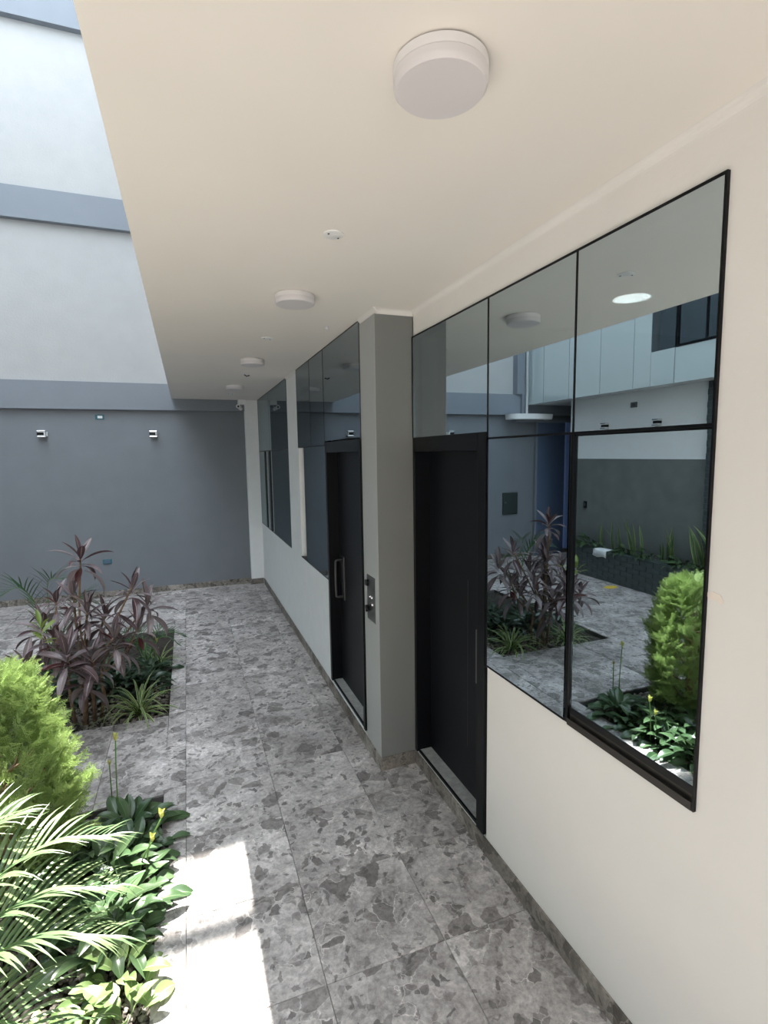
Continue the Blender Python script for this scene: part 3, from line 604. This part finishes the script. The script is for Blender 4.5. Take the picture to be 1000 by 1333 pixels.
# --- peace lilies
ov = lambda t: math.sin(math.pi * min(1, .03 + t * .97) ** .85) ** .8
def lilyset(m, L=.20, Wd=.085): return [leaf_mesh('leaf', m, L * l, Wd, 8, b, .28, ov, p, .06, tw, 2, .05, .2) for l, b, p, tw in ((1, 1.3, .17, .1), (1.1, 1.7, .20, -.2), (.9, 1.9, .13, .3))]
lil, lill, lild = lilyset(m_lily), lilyset(m_lilyl, .19, .10), lilyset(m_lilyd)
def lily(loc, n, label, group, vs=lil, sc=1.0, flowers=0, spread=.08, lo=.45, hi=1.35, azr=None, cat='leafy plant', name='peace_lily'):
    t = empty(name, loc, label, cat, group); n = int(n * (1.45 if 'bed' in (group or '') else 1))
    for k in range(n):
        f = (k + .5) / n; r = spread * (1 - f); az = k * GA + random.uniform(-.3, .3)
        if azr: az = azr[0] + (azr[1] - azr[0]) * ((k * .618) % 1)
        place('leaf', vs[k % len(vs)], t, (r * math.cos(az), r * math.sin(az), 0), az, lo + (hi - lo) * f, random.uniform(-.35, .35), sc * (.72 if 'bed' in (group or '') else 1) * random.uniform(.8, 1.15))
    for k in range(flowers):
        a = random.uniform(0, 6.3); tipp = Vector((.08 * math.cos(a), .08 * math.sin(a), .42 * sc + .04 * k))
        tube('flower_stem', spline([(0, 0, 0), (tipp.x * .4, tipp.y * .4, tipp.z * .6), tipp], 4), .003, M['leadstem'], t, 6)
        place('flower', flw, t, tipp, a, .9, 0, 1)
    return t
flw = leaf_mesh('flower', m_yel, .085, .040, 6, .4, .9, ov)
GB = 'glossy leafy clumps in the nearer bed'; GAA = 'dark leafy clumps in the farther bed'
random.seed(5)
lily((-.40, 2.99, -.05), 34, 'dark green glossy leafy clump at the far end of the nearer bed', GB, lil, .95)
lily((-.46, 2.68, -.05), 30, 'glossy green leafy clump just behind the bed edge with a yellow bud', GB, lil, 1.0)
lily((-.62, 2.52, -.05), 26, 'leafy clump half hidden below the bright conifer', GB, lil, 1.0)
lily((-.42, 2.38, -.05), 28, 'glossy leafy clump with broad leaves beside the start of sunlit floor', GB, lil, 1.0)
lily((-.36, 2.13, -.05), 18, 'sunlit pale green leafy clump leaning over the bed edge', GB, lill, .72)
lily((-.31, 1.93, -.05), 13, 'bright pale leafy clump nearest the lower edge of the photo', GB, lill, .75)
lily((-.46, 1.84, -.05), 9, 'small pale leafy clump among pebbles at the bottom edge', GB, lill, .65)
lily((-.58, 1.93, -.05), 7, 'low pale leafy clump among pebbles left of centre in the nearer bed', GB, lill, .55)
lily((-.36, 2.80, -.05), 20, 'low dark leafy clump at the bed edge between the far clump and the yellow bud', GB, lil, .8)
lily((-.60, 2.84, -.05), 24, 'dark leafy clump at the right foot of the conifer', GB, lil, .95)
lily((-.37, 2.52, -.05), 22, 'glossy clump on the bed edge directly beneath the yellow bud', GB, lil, .85)
lily((-.40, 2.28, -.05), 20, 'mid green clump on the bed edge beside the sunlit floor patch', GB, lil, .85)
lily((-1.15, 2.95, -.05), 24, 'leafy clump behind the conifer trunk', GB, lil, 1.0)
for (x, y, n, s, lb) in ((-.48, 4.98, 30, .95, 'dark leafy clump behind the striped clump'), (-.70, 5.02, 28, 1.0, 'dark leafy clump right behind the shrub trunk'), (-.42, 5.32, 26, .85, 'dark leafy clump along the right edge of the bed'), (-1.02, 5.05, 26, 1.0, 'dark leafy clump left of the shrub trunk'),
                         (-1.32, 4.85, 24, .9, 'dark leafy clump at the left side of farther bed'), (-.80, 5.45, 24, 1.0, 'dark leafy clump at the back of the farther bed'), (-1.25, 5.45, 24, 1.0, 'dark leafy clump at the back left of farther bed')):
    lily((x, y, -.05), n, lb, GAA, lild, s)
# buds and white flowers on stems
def bud(loc, top, label, mcol=m_yel, l=.06):
    t = empty('flower_stalk', loc, label, 'flower'); d = Vector(top) - Vector(loc)
    tube('stem', spline([(0, 0, 0), (d.x * .35, d.y * .35, d.z * .6), d], 5), .0035, M['leadstem'], t, 6)
    place('petal', flw, t, d, 0, 1.3, 0, l / .085); place('petal', flw, t, d, 2.1, 1.25, 0, l / .085); place('petal', flw, t, d, 4.2, 1.3, 0, l / .085 * .9)
bud((-.30, 2.62, -.05), (-.20, 2.55, .34), 'yellow green bud on a stalk leaning over the bed edge', l=.05)
bud((-.33, 2.60, -.05), (-.245, 2.54, .24), 'smaller pale bud just below the leaning yellow bud', l=.045)
bud((-.46, 3.08, -.05), (-.44, 3.04, .52), 'tall pale yellow bud rising above the dark far clump, seen in reflection', l=.05)
bud((-.50, 3.18, -.05), (-.50, 3.18, .31), 'short white green flower stalk beside the tall bud', l=.035)
bud((-.42, 5.1, -.05), (-.34, 5.1, .36), 'small yellow green bud above the dark clumps of the farther bed', l=.04)

# --- palms
def leaflets(root, ctrl, nl, ll, m, droop=.8, start=.18, wd=.016, ang0=1.0, upl=.35):
    pts = spline(ctrl, 10); base = root.location.copy()
    fr = tube('frond', [p - base for p in pts], [.007 * (1 - .75 * i / len(pts)) for i in range(len(pts))], M['leadstem'], root, 6)
    vs = [leaf_mesh('leaflet', m, ll, wd, 6, d_, .3, lambda t: (.35 + .65 * math.sin(math.pi * min(1, t + .15) * .9)) * (1 - t ** 4) , 0, .3) for d_ in (droop * .6, droop, droop * 1.3)]
    n = len(pts)
    for k in range(nl):
        f = start + (1 - start) * (k + .5) / nl; x = f * (n - 1); i = min(n - 2, int(x)); p = pts[i].lerp(pts[i + 1], x - i); tg = (pts[i + 1] - pts[i]).normalized()
        side = tg.cross(Vector((0, 0, 1))).normalized(); nu = side.cross(tg)
        for s in (-1, 1):
            a = ang0 * (1 - .55 * f) + random.uniform(-.06, .06); d = (tg * math.cos(a) + side * s * math.sin(a) + nu * upl).normalized()
            o = bpy.data.objects.new('leaflet', vs[random.randrange(3)]); C.objects.link(o); o.parent = fr
            zx = d; zy = Vector((0, 0, 1)).cross(zx).normalized(); zz = zx.cross(zy); o.rotation_euler = Matrix((zx, zy, zz)).transposed().to_euler(); o.location = p - base
            sc = (.55 + .6 * math.sin(math.pi * (f * .85 + .12))) * random.uniform(.92, 1.06); o.scale = (sc, sc, sc)
random.seed(8)
pl = empty('palm', (-.98, 1.92, -.05), 'feathery green palm with long arching fronds at the lower left', 'palm')
B = (-.98, 1.92, 0)
for ctrl in ([B, (-.84, 1.98, .46), (-.60, 2.08, .64), (-.36, 2.16, .58)], [B, (-.84, 1.94, .38), (-.60, 1.98, .54), (-.34, 2.04, .46)], [B, (-.82, 1.88, .34), (-.58, 1.88, .48), (-.33, 1.90, .38)],
             [B, (-.92, 2.04, .50), (-.82, 2.14, .68), (-.68, 2.20, .72)], [B, (-.84, 1.84, .24), (-.60, 1.74, .34), (-.40, 1.64, .22)], [B, (-1.05, 2.0, .45), (-1.12, 2.10, .62), (-1.2, 2.2, .66)]):
    leaflets(pl, ctrl, 28, .225, m_palm, .95, wd=.015)
tube('stem', [(0, 0, 0), (.01, 0, .12)], .03, M['leadstem'], pl)
fp = empty('palm', (-1.30, 5.75, -.05), 'dusky feathery palm behind the purple shrub', 'palm')
for ctrl in ([(-1.3, 5.75, 0), (-1.28, 5.6, .6), (-1.22, 5.4, .95), (-1.08, 5.3, .98)], [(-1.3, 5.75, 0), (-1.35, 5.6, .6), (-1.45, 5.45, .9), (-1.6, 5.35, .85)], [(-1.3, 5.75, 0), (-1.15, 5.6, .5), (-1.0, 5.45, .75), (-.85, 5.4, .7)]):
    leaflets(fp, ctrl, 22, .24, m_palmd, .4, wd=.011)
lp = empty('fern', (-.48, 5.62, -.05), 'low dark feathery fern at the right edge of the farther bed', 'fern')
for k in range(8):
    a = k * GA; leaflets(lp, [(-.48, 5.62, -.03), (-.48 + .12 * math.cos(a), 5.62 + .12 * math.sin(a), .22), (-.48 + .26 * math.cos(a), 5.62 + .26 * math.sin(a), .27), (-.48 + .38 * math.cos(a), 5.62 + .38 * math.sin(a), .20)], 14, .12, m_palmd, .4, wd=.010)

# --- conifer with flat upright sprays
con = empty('conifer', (-.90, 2.80, -.05), 'bright lime green feathery conifer bush in the nearer bed', 'conifer')
random.seed(21)
def spray_variant(seed):
    rnd = random.Random(seed); vs, fs = [], []
    def seg(p, d, L, wd, lvl):
        n = 6 if lvl == 0 else 4; up_ = Vector((0, 0, 1)); q = p.copy()
        for i in range(n):
            nxt = q + d * (L / n); sd = d.cross(up_).normalized(); k = len(vs); w0 = wd * (1 - .5 * i / n); w1 = wd * (1 - .5 * (i + 1) / n) * (0.1 if i == n - 1 else 1)
            vs.extend([q - sd * w0 * .35, q.lerp(nxt, .5) - sd * w0 * 1.1, nxt - sd * w1 * .35, nxt + sd * w1 * .35, q.lerp(nxt, .5) + sd * w0 * 1.1, q + sd * w0 * .35]); fs.append((k, k + 1, k + 2, k + 3, k + 4, k + 5))
            if lvl < 2 and i < n - 1:
                for s in (-1, 1):
                    a = s * rnd.uniform(.5, .8); dd = Vector((d.x * math.cos(a) - d.y * math.sin(a), d.x * math.sin(a) + d.y * math.cos(a), d.z + rnd.uniform(-.12, .12))).normalized()
                    seg(nxt, dd, L * (.42 if lvl == 0 else .4) * (1 - .35 * i / n), wd * .8, lvl + 1)
            q = nxt; d = (d + Vector((0, 0, rnd.uniform(-.04, .08)))).normalized()
    seg(Vector((0, 0, 0)), Vector((1, 0, 0)), .105, .0024, 0); return vs, fs
SV = [spray_variant(i) for i in range(4)]
def conbuild(name, n, shell):
    V, F = [], []
    for _ in range(n):
        # lumpy ovoid built from overlapping upright tufts
        u = random.random(); z = .14 + .93 * u; rr = .285 * (math.sin(math.pi * min(1, .16 + .80 * u)) ** .65); a = random.uniform(0, 2 * math.pi)
        rr *= 1 + .16 * math.sin(3 * a + 5 * z) + .10 * math.sin(7 * a - 9 * z)
        rad = rr * (random.uniform(.62, 1.0) if shell else random.uniform(.2, .7)); p = Vector((rad * math.cos(a), rad * math.sin(a), z))
        el = random.uniform(.55, 1.25) if u > .25 else random.uniform(.1, .8)
        mt = Matrix.Translation(p) @ (Matrix.Rotation(a + random.uniform(-.7, .7), 4, 'Z') @ Matrix.Rotation(-el, 4, 'Y') @ Matrix.Rotation(random.uniform(0, 3.14), 4, 'X')) @ Matrix.Scale(random.uniform(.7, 1.25), 4)
        vs, fs = SV[random.randrange(4)]; k = len(V); V.extend([mt @ v_ for v_ in vs]); F.extend([tuple(i + k for i in f) for f in fs])
    me = bpy.data.meshes.new(name); me.from_pydata(V, [], F); me.materials.append(m_con); return me
o = link('foliage', conbuild('foliage', 2300, True), None, con); o['kind'] = 'stuff'
tube('trunk', [(0, 0, 0), (.01, 0, .3), (0, .01, .6), (0, 0, .86)], [.035, .03, .022, .008], M['bark'], con)
for k in range(16):
    a = k * GA; z = .15 + .036 * k; tube('branch', [(0, 0, z), (.12 * math.cos(a), .12 * math.sin(a), z + .07), (.18 * math.cos(a), .18 * math.sin(a), z + .15)], [.010, .007, .004], M['bark'], con, 5)

# --- plants of the raised planter
random.seed(31)
snv = [leaf_mesh('leaf', m_snake, .60, .048, 8, b, .5, lambda t: (.6 + .4 * math.sin(math.pi * t)) * (1 - t ** 5), 0, .3, tw) for b, tw in ((.12, .5), (.3, -.4), (.7, .3))]
for i, (y, n, s) in enumerate(((6.72, 5, .8), (6.35, 6, .95), (5.95, 4, 1.05), (5.55, 4, .7), (5.32, 6, 1.05), (4.95, 6, 1.05), (4.66, 7, 1.2))):
    t = empty('snake_plant', (XO + .13, y, .40), ['upright striped sword-leaf clump nearest the white cloth in the raised planter', 'striped sword-leaf clump behind the white cloth', 'tall thin striped sword leaves mid raised planter', 'short striped sword leaves against the planter edge',
              'tall striped sword leaves with one curling over', 'striped sword-leaf clump left of the dark tiled pier', 'tallest striped sword-leaf clump in front of the dark tiled pier'][i], 'snake plant', 'sword-leaf clumps in the raised planter')
    for k in range(n): place('leaf', snv[k % 3], t, (random.uniform(-.04, .05), random.uniform(-.10, .10), 0), random.uniform(-1.3, 1.3), random.uniform(1.3, 1.50), random.uniform(0, 3), s * random.uniform(.65, 1.1))
for i, (y, n, s) in enumerate(((6.90, 26, .95), (6.12, 24, .75), (5.72, 22, .7), (5.14, 22, .75), (4.80, 18, .7))):
    lily((XO + .13, y, .40), n, ['bushy dark clump at the left end of the raised planter', 'leafy clump beside the cloth in raised planter', 'leafy clump in the middle of the raised planter', 'broad leafy clump right of the middle in raised planter', 'leafy clump near the dark tiled pier'][i], 'leafy clumps in the raised planter', lil, s, azr=(-1.4, 1.4), hi=1.15)
